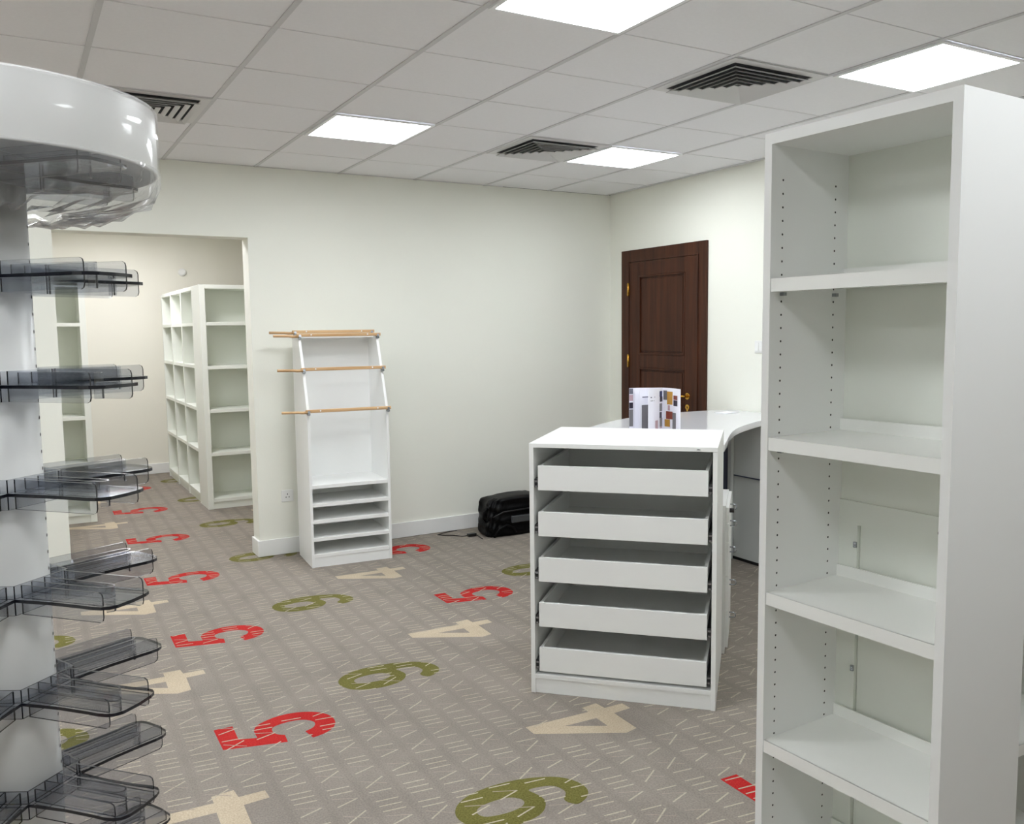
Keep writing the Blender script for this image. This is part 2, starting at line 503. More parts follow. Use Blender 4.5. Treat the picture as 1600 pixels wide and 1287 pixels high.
# ------------------------------------------------------------------ ceiling lights
def light(i, j, label, group, m=LAMP, z=CZ, xy=None):
    if xy: cx, cy = xy
    else: cx, cy = grid_x(i) + TW / 2, grid_y(j) - TD / 2
    t = thing('ceiling_light', label, 'ceiling light', (cx, cy, z), 0, group)
    hx, hy = TW / 2 - 0.011, TD / 2 - 0.005
    fr = MB()
    for (x0, x1, y0, y1) in ((-hx, hx, -hy, -hy + 0.018), (-hx, hx, hy - 0.018, hy), (-hx, -hx + 0.018, -hy + 0.018, hy - 0.018), (hx - 0.018, hx, -hy + 0.018, hy - 0.018)):
        fr.box(x0, x1, y0, y1, -0.010, -0.0005)
    fr.build('frame', LITER, t)
    d = MB(); d.box(-hx + 0.018, hx - 0.018, -hy + 0.018, hy - 0.018, -0.005, -0.001)
    d.build('diffuser', m, t)
    return t
G = 'lit square panels of the suspended ceiling'
LN = {(2, 1): 'lit square ceiling panel nearest above the doorway opening, left of the far pair',
      (5, 1): 'lit square ceiling panel beside the small far air vent, towards the door corner',
      (2, 5): 'lit square ceiling panel cut off by the top edge of the picture',
      (5, 5): 'lit square ceiling panel directly above the tall bookcase on the right'}
for ij in LIGHTS:
    light(ij[0], ij[1], LN.get(ij, 'lit square ceiling panel behind the viewer or left of the picture, unseen'), G)
light(0, 0, 'lit square ceiling panel in the next room, out of sight above its shelves', 'lit panels of the next room', LAMP2, xy=(0.95, 7.15))
light(0, 0, 'lit square ceiling panel in the next room, out of sight above its shelves', 'lit panels of the next room', LAMP2, xy=(0.95, 9.4))

# ------------------------------------------------------------------ ceiling air vents: nested slanted blades
def vent(i, j, label):
    cx, cy = grid_x(i) + TW / 2, grid_y(j) - TD / 2
    t = thing('air_vent', label, 'air vent', (cx, cy, CZ), 0, 'square air vents in the ceiling')
    hx, hy = TW / 2 - 0.012, TD / 2 - 0.006
    fr = MB()
    k = 0.045
    for (x0, x1, y0, y1) in ((-hx, hx, -hy, -hy + k), (-hx, hx, hy - k, hy), (-hx, -hx + k, -hy + k, hy - k), (hx - k, hx, -hy + k, hy - k)):
        fr.box(x0, x1, y0, y1, -0.006, -0.0005)
    fr.build('frame', VENT, t)
    b = MB(); b.box(-hx + k, hx - k, -hy + k, hy - k, -0.0015, -0.0005)
    b.build('backing', DARK, t)
    n = 6
    A, B = hx - k, hy - k
    for q in range(n):
        o_ = 1 - q / n; i_ = 1 - (q + 0.45) / n
        bl = MB()
        z0, z1, th = -0.026, -0.014, 0.0022
        def ring(s, z): return [(-A*s, -B*s, z), (A*s, -B*s, z), (A*s, B*s, z), (-A*s, B*s, z)]
        lo = ring(o_, z0); hi = ring(i_, z1); lo2 = ring(o_, z0 + th); hi2 = ring(i_, z1 + th - 0.0008)
        vs = lo + hi + lo2 + hi2
        fs = []
        for s in range(4):
            e = (s + 1) % 4
            fs += [(s, s + 4, e + 4, e), (s + 8, e + 8, e + 12, s + 12), (s, e, e + 8, s + 8), (s + 4, s + 12, e + 12, e + 4)]
        bl.add(vs, fs)
        bl.build('blade', VENT, t)
    return t
vent(4, 4, 'large square air vent in the ceiling, beside the lit panel above the tall bookcase')
vent(4, 1, 'square air vent in the ceiling touching the far lit panel near the door corner')
vent(0, 1, 'square air vent in the ceiling at far left, partly behind the round display header')

# ------------------------------------------------------------------ wooden door in the right wall
D = thing('door_1', 'dark brown wooden panelled door in the right wall', None, (WR, 0, 0)); struct(D)
def yb(y0, y1, z0, z1, x0, x1, m=None):
    m = m or MB(); m.box(x0, x1, y0, y1, z0, z1); return m
cs = MB()
cs.box(-0.022, 0, 5.905, 6.015, 0, 2.255); cs.box(-0.022, 0, 4.968, 5.070, 0, 2.255); cs.box(-0.022, 0, 5.070, 5.905, 2.155, 2.255)
cs.box(-0.030, -0.022, 5.905, 5.925, 0, 2.160); cs.box(-0.030, -0.022, 5.052, 5.070, 0, 2.160)
cs.build('door_frame', DOORW, D, bevel=0.003)
lf = MB()
L0, L1, LT = 5.072, 5.903, 2.152
lf.box(-0.012, -0.002, L0, L1, 0.008, LT)
s0, s1 = 5.205, 5.775      # inner edges of the stiles
lf.box(-0.022, -0.012, L0, s0, 0.008, LT); lf.box(-0.022, -0.012, s1, L1, 0.008, LT)
for z0, z1 in ((0.008, 0.25), (1.275, 1.385), (2.035, LT)): lf.box(-0.022, -0.012, s0, s1, z0, z1)
dl = lf.build('door_leaf', DOORW, D, bevel=0.003)
for z0, z1 in ((0.25, 1.275), (1.385, 2.035)):
    pn = MB()
    pn.prism([(s0 + 0.03, z0 + 0.03), (s1 - 0.03, z0 + 0.03), (s1 - 0.03, z1 - 0.03), (s0 + 0.03, z1 - 0.03)], 0, 0.007)
    pn.v = [Vector((-0.012 - p.z, p.x, p.y)) for p in pn.v]
    mo = pn
    for (y0, y1, za, zb) in ((s0, s1, z0, z0 + 0.014), (s0, s1, z1 - 0.014, z1), (s0, s0 + 0.014, z0, z1), (s1 - 0.014, s1, z0, z1)):
        mo.box(-0.026, -0.012, y0, y1, za, zb)
    mo.build('door_panel', DOORW, dl, bevel=0.004)
for z in (1.93, 1.33, 0.35):
    h = MB(); h.tube([(-0.033, 5.908, z - 0.055), (-0.033, 5.908, z + 0.055)], 0.007)
    h.box(-0.033, -0.028, 5.896, 5.922, z - 0.05, z + 0.05)
    h.build('hinge', BRASS, D)
hn = MB()
hn.tube([(-0.022, 5.165, 1.07), (-0.028, 5.165, 1.07)], 0.026, 16)
hn.tube([(-0.026, 5.165, 1.07), (-0.065, 5.165, 1.07), (-0.074, 5.175, 1.071), (-0.076, 5.21, 1.074), (-0.074, 5.25, 1.070), (-0.072, 5.29, 1.064), (-0.070, 5.31, 1.066)], [0.010, 0.009, 0.009, 0.008, 0.008, 0.0085, 0.007], 10)
hn.build('door_handle', BRASS, dl)
es = MB()
es.tube([(-0.022, 5.165, 0.985), (-0.027, 5.165, 0.985)], 0.022, 16)
es.tube([(-0.022, 5.165, 0.962), (-0.026, 5.165, 0.962)], 0.010, 12)
es.disc((-0.0275, 5.165, 0.986), (-1, 0, 0), 0.006, 10, 1); es.box(-0.0275, -0.027, 5.1625, 5.1675, 0.970, 0.986, 1)
es.build('keyhole_plate', [BRASS, DARK], dl)

# light switch, socket, wall sensor
s = thing('light_switch', 'small white double light switch on the wall beside the wooden door', 'light switch', (WR, 4.437, 1.462))
m = MB(); m.box(-0.009, 0, -0.043, 0.043, -0.043, 0.043); m.build('plate', TRIM, s, bevel=0.002)
for yy in (-0.019, 0.019):
    m = MB(); m.add([(-0.009, yy-0.016, -0.026), (-0.009, yy+0.016, -0.026), (-0.009, yy+0.016, 0.026), (-0.009, yy-0.016, 0.026), (-0.016, yy-0.016, -0.026), (-0.016, yy+0.016, -0.026), (-0.0105, yy+0.016, 0.026), (-0.0105, yy-0.016, 0.026)],
                   [(0,1,2,3), (4,7,6,5), (0,4,5,1), (2,6,7,3), (0,3,7,4), (1,5,6,2)])
    m.build('rocker', TRIM, s)
s = thing('wall_socket', 'white electric socket low on the wall left of the ladder shelf unit', 'wall socket', (1.672, WB, 0.425))
m = MB(); m.box(-0.043, 0.043, -0.009, 0, -0.043, 0.043); m.build('plate', TRIM, s, bevel=0.002)
m = MB()
for (x, z) in ((0, 0.012), (-0.011, -0.010), (0.011, -0.010)): m.box(x - 0.003, x + 0.003, -0.0095, -0.009, z - 0.004, z + 0.004)
m.build('socket_holes', DARK, s)
m = MB(); m.tube([(1.755, YI, 2.31), (1.755, YI - 0.02, 2.31), (1.755, YI - 0.032, 2.31)], [0.045, 0.043, 0.025], 20)
tag(m.build('wall_sensor', TRIM), 'small round white sensor high on the far wall of the next room', 'sensor')

# ------------------------------------------------------------------ next room: deep shelf units
SH = [0.095, 0.52, 0.915, 1.31, 1.705]
def open_unit(name, label, x0, x1, y0, y1, group=None, face='front', back=True):
    """upright shelf unit facing -y; y0 = front"""
    t = thing(name, label, 'shelf unit', ((x0 + x1) / 2, (y0 + y1) / 2, 0), 0, group)
    X, Y = (x1 - x0) / 2, (y1 - y0) / 2
    st = 0.05
    for sx in (-1, 1):
        a = MB(); lo, hi = (-X, -X + st) if sx < 0 else (X - st, X)
        a.box(lo, hi, -Y, Y, 0.0012, 2.04); a.build('side_panel', WHITE2, t, bevel=0.002)
    a = MB(); a.box(-X + st, X - st, -Y, Y, 2.005, 2.04); a.build('top_panel', WHITE2, t)
    a = MB(); a.box(-X + st, X - st, -Y + 0.012, -Y + 0.03, 0.0012, 0.07); a.build('plinth', WHITE2, t)
    a = MB(); a.box(-X + st, X - st, Y - 0.015, Y - 0.003, 0.0012, 2.005); a.build('back_panel', WHITE2, t)
    for z in SH:
        a = MB(); a.box(-X + st, X - st, -Y + 0.002, Y - 0.015, z - 0.03, z); a.build('shelf', WHITE2, t, bevel=0.002)
    return t
BX = 1.472
open_unit('shelf_unit', 'white five-shelf unit closing the end of the shelf row in the next room', BX, 2.02, 8.14, 8.50, 'white shelf units of the next room')
ys = [8.505, 9.13, 9.76, 10.39]
names = ['white side-facing shelf unit right behind the end unit in the next room', 'white side-facing shelf unit in the middle of the next room row', 'white side-facing shelf unit nearest the far wall in the next room']
for q in range(3):
    y0, y1 = ys[q], ys[q + 1] - 0.002
    t = thing('shelf_unit', names[q], 'shelf unit', (BX + 0.18, (y0 + y1) / 2, 0), 0, 'white shelf units of the next room')
    Y = (y1 - y0) / 2
    for sy in (-1, 1):
        lo, hi = (-Y, -Y + 0.022) if sy < 0 else (Y - 0.022, Y)
        a = MB(); a.box(-0.18, 0.18, lo, hi, 0.0012, 2.04); a.build('side_panel', WHITE2, t)
    a = MB(); a.box(-0.18, 0.18, -Y + 0.022, Y - 0.022, 2.005, 2.04); a.build('top_panel', WHITE2, t)
    a = MB(); a.box(0.165, 0.178, -Y + 0.022, Y - 0.022, 0.0012, 2.005); a.build('back_panel', WHITE2, t)
    a = MB(); a.box(-0.168, -0.15, -Y + 0.022, Y - 0.022, 0.0012, 0.07); a.build('plinth', WHITE2, t)
    for z in SH:
        a = MB(); a.box(-0.178, 0.165, -Y + 0.022, Y - 0.022, z - 0.03, z); a.build('shelf', WHITE2, t)
open_unit('shelf_unit', 'white shelf unit at the left of the next room, seen behind the acrylic trays', -0.20, 0.555, 8.16, 8.55, 'white shelf units of the next room')

# ------------------------------------------------------------------ ladder shelf unit with oak rails
ang = math.atan2(-0.044, 0.565)
R = thing('rail_shelf_unit', 'slim white shelf unit with sloping top sides and oak hanging rails by the back wall', 'shelf unit', (1.689, 5.699, 0), ang)
RW, RD = 0.567, 0.41
prof = [(0, 0.0012), (RD, 0.0012), (RD, 1.585), (0.215, 1.585), (0.205, 1.565), (0.112, 1.345), (0.02, 1.105), (0.004, 1.06), (0, 1.0)]
for x0, x1 in ((0, 0.018), (RW - 0.018, RW)):
    a = MB(); a.prism([(p[0], p[1]) for p in prof], x0, x1)
    a.v = [Vector((p.z, p.x, p.y)) for p in a.v]
    a.f = [q[::1] for q in a.f]
    a.build('side_panel', WHITE, R, bevel=0.0015)
a = MB(); a.box(0.018, RW - 0.018, RD - 0.014, RD - 0.002, 0.05, 1.58); a.build('back_panel', WHITE, R)
a = MB(); a.box(0.018, RW - 0.018, 0.26, RD - 0.014, 1.563, 1.58); a.build('top_panel', WHITE, R)
for z in (0.568, 0.442, 0.327, 0.205, 0.092):
    a = MB(); a.box(0.018, RW - 0.018, 0.003, RD - 0.014, z - 0.024, z); a.build('shelf', WHITE, R, bevel=0.001)
a = MB(); a.box(0.018, RW - 0.018, 0.006, 0.022, 0.0012, 0.068); a.build('plinth', WHITE, R)
for (yy, z) in ((-0.016, 1.075), (0.088, 1.352), (0.190, 1.583), (0.340, 1.606)):
    top = z > 1.6
    a = MB()
    a.tube([(-0.012, yy, z), (RW + 0.012, yy, z)], 0.0150, 4)
    for v in a.v: pass
    rail = a.build('rail', OAK, R, bevel=0.003)
    b = MB()
    b.tube([(0.02, yy + 0.012, z - 0.008), (-0.035, yy + 0.016, z - 0.009), (-0.06, yy + 0.022, z - 0.006), (-0.165, yy + 0.024, z - 0.004)], [0.010, 0.010, 0.009, 0.0095], 6)
    b.build('rail_arm', OAK, rail)
    for x in (0.008, RW - 0.008):
        c = MB()
        c.tube([(x, yy - 0.014, z - 0.004), (x, yy + 0.032, z - 0.012)], 0.009, 10)
        c.tube([(x, yy - 0.010, z - 0.020), (x, yy + 0.018, z - 0.020)], 0.010, 10)
        c.build('bracket', CHROME, rail)
    for x in (0.085, RW - 0.085):
        c = MB(); c.tube([(x, yy - 0.0100, z + 0.002), (x, yy - 0.0135, z + 0.002)], 0.005, 10)
        c.build('screw_cap', TRIM, rail)

# ------------------------------------------------------------------ drawer unit
DO, DA, DW, DD, DH = (1.9107, 3.1841), -0.7972, 0.7946, 0.64, 1.114
U = thing('drawer_unit', 'white open-front drawer unit with five shallow drawers and no handles', 'drawer unit', (DO[0], DO[1], 0), DA)
for x0, x1 in ((0, 0.019), (DW - 0.019, DW)):
    a = MB(); a.box(x0, x1, 0, DD, 0.0012, DH - 0.0195); a.build('side_panel', WHITE, U, bevel=0.001)
a = MB(); a.box(0, DW, 0, DD, DH - 0.019, DH); a.build('top_panel', WHITE, U, bevel=0.001)
a = MB(); a.box(0.019, DW - 0.019, DD - 0.010, DD - 0.001, 0.02, DH - 0.0195); a.build('back_panel', WHITE, U)
a = MB(); a.box(0.019, DW - 0.019, 0.001, DD - 0.010, 0.068, 0.086); a.build('bottom_panel', WHITE, U)
a = MB(); a.box(0.019, DW - 0.019, 0.006, 0.022, 0.0012, 0.068); a.build('plinth', WHITE, U)
a = MB(); a.box(DW - 0.085, DW - 0.068, -0.0006, 0, DH - 0.0145, DH - 0.006, 0); a.box(DW - 0.082, DW - 0.072, -0.0008, -0.0006, DH - 0.012, DH - 0.009, 1)
a.build('sticker', [DESKG, BAGP], U)
for q in range(5):
    zt = 1.016 - 0.2022 * q; zb = zt - 0.107
    x0, x1 = 0.037, DW - 0.037
    # drawer box: front, sides, back and bottom in one piece
    b = MB()
    b.box(x0, x1, 0.004, 0.022, zb, zt)
    dr = b.build('drawer_front', WHITE, U, bevel=0.001)
    b = MB()
    b.box(x0, x0 + 0.014, 0.022, DD - 0.03, zb + 0.006, zt - 0.004)
    b.box(x1 - 0.014, x1, 0.022, DD - 0.03, zb + 0.006, zt - 0.004)
    b.box(x0 + 0.014, x1 - 0.014, DD - 0.044, DD - 0.03, zb + 0.006, zt - 0.004)
    b.box(x0 + 0.014, x1 - 0.014, 0.022, DD - 0.044, zb + 0.006, zb + 0.014)
    b.build('drawer_box', WHITE, dr)
    for (xa, xb) in ((0.0195, x0 - 0.001), (x1 + 0.001, DW - 0.0195)):
        g = MB(); g.box(xa, xb, 0.012, DD - 0.05, zb + 0.010, zb + 0.048, 0)
        g.box(xa + 0.003, xb - 0.003, 0.008, 0.012, zb + 0.012, zb + 0.020, 1)
        g.box(xa + 0.002, xb - 0.002, 0.008, 0.012, zb + 0.034, zb + 0.042, 1)
        g.build('runner', [RUNNER, CHROME], dr)

# pedestal behind the drawer unit, handles facing right
Pd = thing('pedestal_cabinet', 'white cabinet with ring pulls hidden behind the drawer unit, at its right', 'cabinet', (DO[0], DO[1], 0), DA)
a = MB(); a.box(0.30, 0.808, DD + 0.03, DD + 0.48, 0.0012, 0.74); a.build('body', WHITE, Pd, bevel=0.001)
PZ = [0.70, 0.615, 0.48, 0.31, 0.14]
zr = [0.735, 0.655, 0.56, 0.39, 0.22, 0.03]
for q in range(5):
    a = MB(); a.box(0.8085, 0.823, DD + 0.034, DD + 0.476, zr[q + 1] + 0.003, zr[q] - 0.003)
    dr = a.build('drawer', WHITE, Pd, bevel=0.001)
    z = PZ[q]
    h = MB()
    y = DD + 0.22
    h.tube([(0.823, y, z + 0.012), (0.848, y, z + 0.012), (0.854, y, z + 0.004), (0.854, y, z - 0.006), (0.848, y, z - 0.013), (0.823, y, z - 0.013)], 0.0035, 8)
    h.build('handle', CHROME, dr)
a = MB(); a.tube([(0.823, DD + 0.1, 0.705), (0.845, DD + 0.1, 0.705)], 0.011, 12); a.build('lock', BLACKP, Pd)

# ------------------------------------------------------------------ curved counter
Dk = thing('counter_desk', 'curved white counter standing in front of the wooden door', 'desk', (3.9, 4.2, 0))
top = [(4.555, 4.30), (4.40, 4.20), (4.21, 4.055), (4.076, 3.989), (3.95, 3.925), (3.84, 3.865), (3.72, 3.79), (3.59, 3.69), (3.43, 3.55), (3.245, 3.38), (3.10, 3.27), (2.95, 3.30), (2.78, 3.46), (2.60, 3.72), (2.62, 3.90), (2.78, 4.10), (3.00, 4.32), (3.26, 4.50), (3.52, 4.64), (3.79, 4.72), (4.0, 4.755), (4.2, 4.765), (4.4, 4.74), (4.555, 4.70)]
def catmull(p, n=4):
    out = []
    k = len(p)
    for i in range(k - 1):
        a, b, c, d = p[max(i-1, 0)], p[i], p[i+1], p[min(i+2, k-1)]
        for s in range(n):
            t = s / n
            out.append(tuple(0.5 * ((2*b[q]) + (-a[q]+c[q])*t + (2*a[q]-5*b[q]+4*c[q]-d[q])*t*t + (-a[q]+3*b[q]-3*c[q]+d[q])*t**3) for q in (0, 1)))
    out.append(p[-1])
    return out
tp = [(x - 3.9, y - 4.2) for x, y in catmull(top)]
a = MB(); a.prism(tp, 0.962, 1.0, 0, smooth=True); a.build('desktop', DESKTOP, Dk, bevel=0.002)
a = MB(); a.box(0.37, 0.39, -0.10, 0.50, 0.02, 0.9615, 0)
gb = a.build('wall_side_panel', DESKG, Dk)
a = MB(); a.box(0.362, 0.370, -0.10, 0.50, 0.585, 0.592); a.build('panel_joint', DESKD, gb)
a = MB(); a.box(0.366, 0.394, -0.10, 0.50, 0.0012, 0.02); a.build('foot_strip', BLACKP, gb)
a = MB(); a.box(-0.78, 0.36, 0.20, 0.222, 0.0012, 0.9615); a.build('back_support_panel', DESKD, Dk)
a = MB(); a.box(0.335, 0.362, 0.165, 0.195, 0.0012, 0.9615); a.build('corner_post', DESKG, Dk)
a = MB(); a.prism([(4.30, 4.48), (4.44, 4.50), (4.42, 4.60), (4.28, 4.58)], 1.0005, 1.003)
tag(a.build('paper_slip', PAPER), 'small white slip of paper lying on the counter below the door lock', 'paper')

# magazine standing open, pages fanned
C_SKY = mat('print_blue', srgb(52, 62, 104), 0.3); C_OCH = mat('print_ochre', srgb(186, 140, 62), 0.3); C_BRK = mat('print_brick', srgb(130, 62, 46), 0.3)
C_GRY = mat('print_grey', srgb(120, 118, 120), 0.3); C_GRN2 = mat('print_text', srgb(104, 104, 118), 0.4); C_DK = mat('print_dark', srgb(34, 26, 44), 0.3); C_ROSE = mat('print_rose', srgb(190, 160, 168), 0.3)
Mg = thing('magazine', 'open magazine with colour pictures standing fanned on the counter', 'magazine', (3.285, 3.945, 1.0005))
MH = 0.252
def page(nm, pts, th, mats_, prints, par):
    """a bent sheet standing upright along the x,y polyline"""
    a = MB()
    k = len(pts)
    nr = []
    for i in range(k):
        d = Vector((pts[min(i+1, k-1)][0] - pts[max(i-1, 0)][0], pts[min(i+1, k-1)][1] - pts[max(i-1, 0)][1], 0)).normalized()
        nr.append(Vector((-d.y, d.x, 0)) * th / 2)
    vs = []
    for i in range(k):
        p = Vector((pts[i][0], pts[i][1], 0))
        vs += [p - nr[i], p + nr[i], p - nr[i] + Vector((0, 0, MH)), p + nr[i] + Vector((0, 0, MH))]
    fs = [(0, 1, 3, 2), (4*(k-1), 4*(k-1)+2, 4*(k-1)+3, 4*(k-1)+1)]
    for i in range(k - 1):
        b = 4 * i
        fs += [(b, b+2, b+6, b+4), (b+1, b+5, b+7, b+3), (b+2, b+3, b+7, b+6), (b, b+4, b+5, b+1)]
    a.add(vs, fs, 0)
    # printed areas on the near side: (s0, s1, z0, z1, material slot) along the sheet
    L = [0]
    for i in range(k - 1): L.append(L[-1] + math.hypot(pts[i+1][0]-pts[i][0], pts[i+1][1]-pts[i][1]))
    def at(s):
        s *= L[-1]
        for i in range(k - 1):
            if s <= L[i+1] + 1e-9:
                t = (s - L[i]) / (L[i+1] - L[i]); break
        return Vector((pts[i][0]*(1-t)+pts[i+1][0]*t, pts[i][1]*(1-t)+pts[i+1][1]*t, 0)), nr[i].normalized()
    for (s0, s1, z0, z1, mi) in prints:
        p, n1 = at(s0); q, n2 = at(s1)
        o = -n1 * (th / 2 + 0.0006)
        p = p + o; q = q + o
        a.add([p + Vector((0,0,z0*MH)), q + Vector((0,0,z0*MH)), q + Vector((0,0,z1*MH)), p + Vector((0,0,z1*MH))], [(0, 1, 2, 3)], mi)
    return a.build(nm, mats_, par)
PM = [PAPER, C_SKY, C_OCH, C_BRK, C_GRY, C_GRN2, C_DK, C_ROSE]
page('cover', [(-0.150, 0.126), (-0.10, 0.112), (-0.03, 0.066), (0.022, 0.036)], 0.002, PM, [(0.0, 0.12, 0.86, 0.99, 5), (0, 0.12, 0.7, 0.84, 7), (0, 0.12, 0.52, 0.66, 6), (0, 0.12, 0.1, 0.5, 4)], Mg)
page('page', [(-0.128, 0.100), (-0.09, 0.088), (-0.03, 0.056), (0.022, 0.033)], 0.003, PM, [], Mg)
page('page', [(-0.142, 0.040), (-0.09, 0.040), (-0.03, 0.036), (0.022, 0.031)], 0.002, PM, [(0.10, 0.55, 0.05, 0.62, 4), (0.12, 0.5, 0.79, 0.815, 5)], Mg)
page('page', [(-0.130, -0.026), (-0.08, -0.014), (-0.02, 0.010), (0.020, 0.028)], 0.002, PM, [(0.12, 0.40, 0.795, 0.82, 5), (0.12, 0.36, 0.72, 0.735, 4), (0.74, 0.96, 0.80, 0.93, 1), (0.76, 0.98, 0.68, 0.80, 6), (0.74, 0.95, 0.46, 0.64, 4), (0.74, 0.92, 0.30, 0.44, 6), (0.42, 0.95, 0.06, 0.26, 7), (0.76, 0.97, 0.1, 0.3, 4)], Mg)
page('page', [(0.022, 0.028), (0.030, -0.010), (0.028, -0.070), (0.014, -0.136)], 0.004, PM, [(0.04, 0.2, 0.72, 0.94, 4), (0.2, 0.5, 0.62, 0.92, 2), (0.55, 0.82, 0.74, 0.84, 3), (0.55, 0.82, 0.60, 0.73, 6), (0.24, 0.36, 0.48, 0.6, 7), (0.16, 0.5, 0.28, 0.46, 3), (0.1, 0.36, 0.1, 0.27, 2), (0.5, 0.72, 0.05, 0.44, 4)], Mg)

# ------------------------------------------------------------------ tall bookcase on the right
def side_panel(x0, x1, D_, H_, hole_side, holes):
    a = MB(); a.box(x0, x1, 0, D_, 0.0012, H_)
    if holes:
        xs = x1 + 0.0004 if hole_side > 0 else x0 - 0.0004
        for yy in (0.040, 0.232):
            z = 1.945
            while z > 0.12:
                a.disc((xs, yy, z), (hole_side, 0, 0), 0.0028, 8, 1)
                z -= 0.0316
    return a
def bookcase(name, label, loc, rot, W_, D_, H_, shelves, group, detail=True):
    t = thing(name, label, 'bookcase', loc, rot, group)
    th = 0.021
    side_panel(0, th, D_, H_, 1, detail).build('side_panel', [WHITE, HOLE], t)
    side_panel(W_ - th, W_, D_, H_, -1, detail).build('side_panel', [WHITE, HOLE], t)
    a = MB(); a.box(th, W_ - th, 0, D_, H_ - 0.026, H_); a.build('top_panel', WHITE, t)
    yb_ = D_ - 0.020
    a = MB(); a.box(th, W_ - th, yb_, yb_ + 0.008, 1.155, H_ - 0.026); a.build('back_panel', WHITE2, t)
    # lower back: a board with a framed recess
    a = MB()
    a.box(th, th + 0.055, yb_ - 0.006, yb_ + 0.012, 0.06, 1.155); a.box(W_ - th - 0.055, W_ - th, yb_ - 0.006, yb_ + 0.012, 0.06, 1.155)
    a.box(th + 0.055, W_ - th - 0.055, yb_ - 0.006, yb_ + 0.012, 1.095, 1.155)
    a.box(th + 0.055, W_ - th - 0.055, yb_ - 0.006, yb_ + 0.012, 0.06, 0.12)
    lb = a.build('lower_back_frame', WHITE2, t)
    a = MB(); a.box(th + 0.057, W_ - th - 0.055, yb_ + 0.004, yb_ + 0.010, 0.12, 1.095); a.build('lower_back_board', WHITE2, t)
    if detail:
        for (x, z) in ((th + 0.052, 1.045), (th + 0.052, 0.72)):
            a = MB(); a.tube([(x, yb_ - 0.010, z - 0.007), (x, yb_ - 0.010, z + 0.007)], 0.005, 8); a.build('catch', CHROME, lb)
        a = MB(); a.tube([(0.30, yb_ - 0.012, 1.118), (0.30, yb_ - 0.006, 1.118)], 0.006, 10); a.build('screw', RUNNER, lb)
    for z in shelves:
        a = MB()
        a.box(th + 0.001, W_ - th - 0.001, 0.004, yb_ - 0.012, z - 0.006, z)
        a.box(th + 0.001, W_ - th - 0.001, 0.002, 0.006, z - 0.031, z)
        a.box(th + 0.001, W_ - th - 0.001, 0.006, 0.022, z - 0.031, z - 0.029)
        a.box(th + 0.001, W_ - th - 0.001, yb_ - 0.014, yb_ - 0.011, z - 0.020, z + 0.030)
        s_ = a.build('shelf', ENAMEL, t)
        if detail:
            for yy in (0.040, 0.232):
                for x in (th, W_ - th - 0.012):
                    a = MB(); a.box(x, x + 0.012, yy - 0.005, yy + 0.005, z - 0.040, z - 0.032); a.build('shelf_pin', CHROME, s_)
    a = MB(); a.box(th, W_ - th, 0.004, yb_, 0.06, 0.078); a.build('bottom_panel', WHITE, t)
    a = MB(); a.box(th, W_ - th, 0.012, 0.026, 0.0012, 0.06); a.build('plinth', WHITE, t)
    return t
B0 = (1.561, 1.509, 0)
bookcase('bookcase', 'tall empty white bookcase in the right foreground with four shelves showing', B0, math.atan2(-0.999, 0.042), 0.480, 0.302, 2.05,
         [1.714, 1.336, 0.955, 0.579, 0.26], 'tall white bookcases in the right foreground')
bookcase('bookcase', 'white shelf unit peeking out at lower right behind the tall bookcase', (1.885, 1.28, 0), 0, 0.80, 0.30, 1.98,
         [1.6, 1.2, 0.83, 0.455], 'tall white bookcases in the right foreground', detail=False)

# ------------------------------------------------------------------ black bag, adapter
def blob(nx, nz, fn):
    a = MB(); k = 0
    for j in range(nz + 1):
        for i in range(nx):
            a.v.append(Vector(fn(i / nx, j / nz)))
    for j in range(nz):
        for i in range(nx):
            a.f.append([j*nx+i, j*nx+(i+1) % nx, (j+1)*nx+(i+1) % nx, (j+1)*nx+i]); a.m.append(0); a.s.append(True)
    a.f.append(list(range(nx))[::-1]); a.m.append(0); a.s.append(False)
    a.f.append([nz*nx+i for i in range(nx)]); a.m.append(0); a.s.append(True)
    return a
Bg = thing('travel_bag', 'slumped black nylon bag on the carpet against the back wall', 'bag', (3.385, 5.90, 0))
def bagf(s, t):
    th = 2 * math.pi * s
    c, n = math.cos(th), math.sin(th)
    e = 0.38
    x = math.copysign(abs(c) ** e, c); y = math.copysign(abs(n) ** e, n)
    prof_ = [(0, 0.93), (0.06, 1.0), (0.25, 1.03), (0.5, 1.0), (0.75, 1.0), (0.88, 0.985), (0.96, 0.93), (1.0, 0.74)]
    for q in range(len(prof_) - 1):
        if t <= prof_[q+1][0] + 1e-9:
            w_ = (t - prof_[q][0]) / (prof_[q+1][0] - prof_[q][0]); rr = prof_[q][1]*(1-w_) + prof_[q+1][1]*w_; break
    wr = 0.006 * math.sin(9*th + 5*t) + 0.005 * math.sin(17*th - 9*t) + 0.006*math.sin(23*t + 3*th)
    z = 0.0015 + 0.302 * t + (0.006 * math.sin(3 * x + 1)) * t
    return (0.272 * x * rr + wr - 0.02 * t * (x < 0) * 0, (0.118 * y * rr) - 0.0 + wr, z)
bd = blob(72, 24, bagf).build('body', BAGM, Bg)
a = MB(); a.box(-0.09, 0.22, -0.146, -0.120, 0.105, 0.160); a.build('badge_panel', BAGP, bd, bevel=0.008)
a = MB(); a.tube([(-0.25, -0.128, 0.165), (-0.16, -0.134, 0.200), (-0.05, -0.136, 0.203), (0.1, -0.134, 0.208), (0.25, -0.128, 0.200)], 0.006, 8); a.build('zip_piping', BLACKP, bd)
a = MB(); a.tube([(-0.24, -0.130, 0.02), (-0.20, -0.146, 0.075), (-0.14, -0.152, 0.10), (-0.08, -0.146, 0.07), (-0.05, -0.138, 0.03)], 0.009, 8); a.build('strap', BAGM, bd)
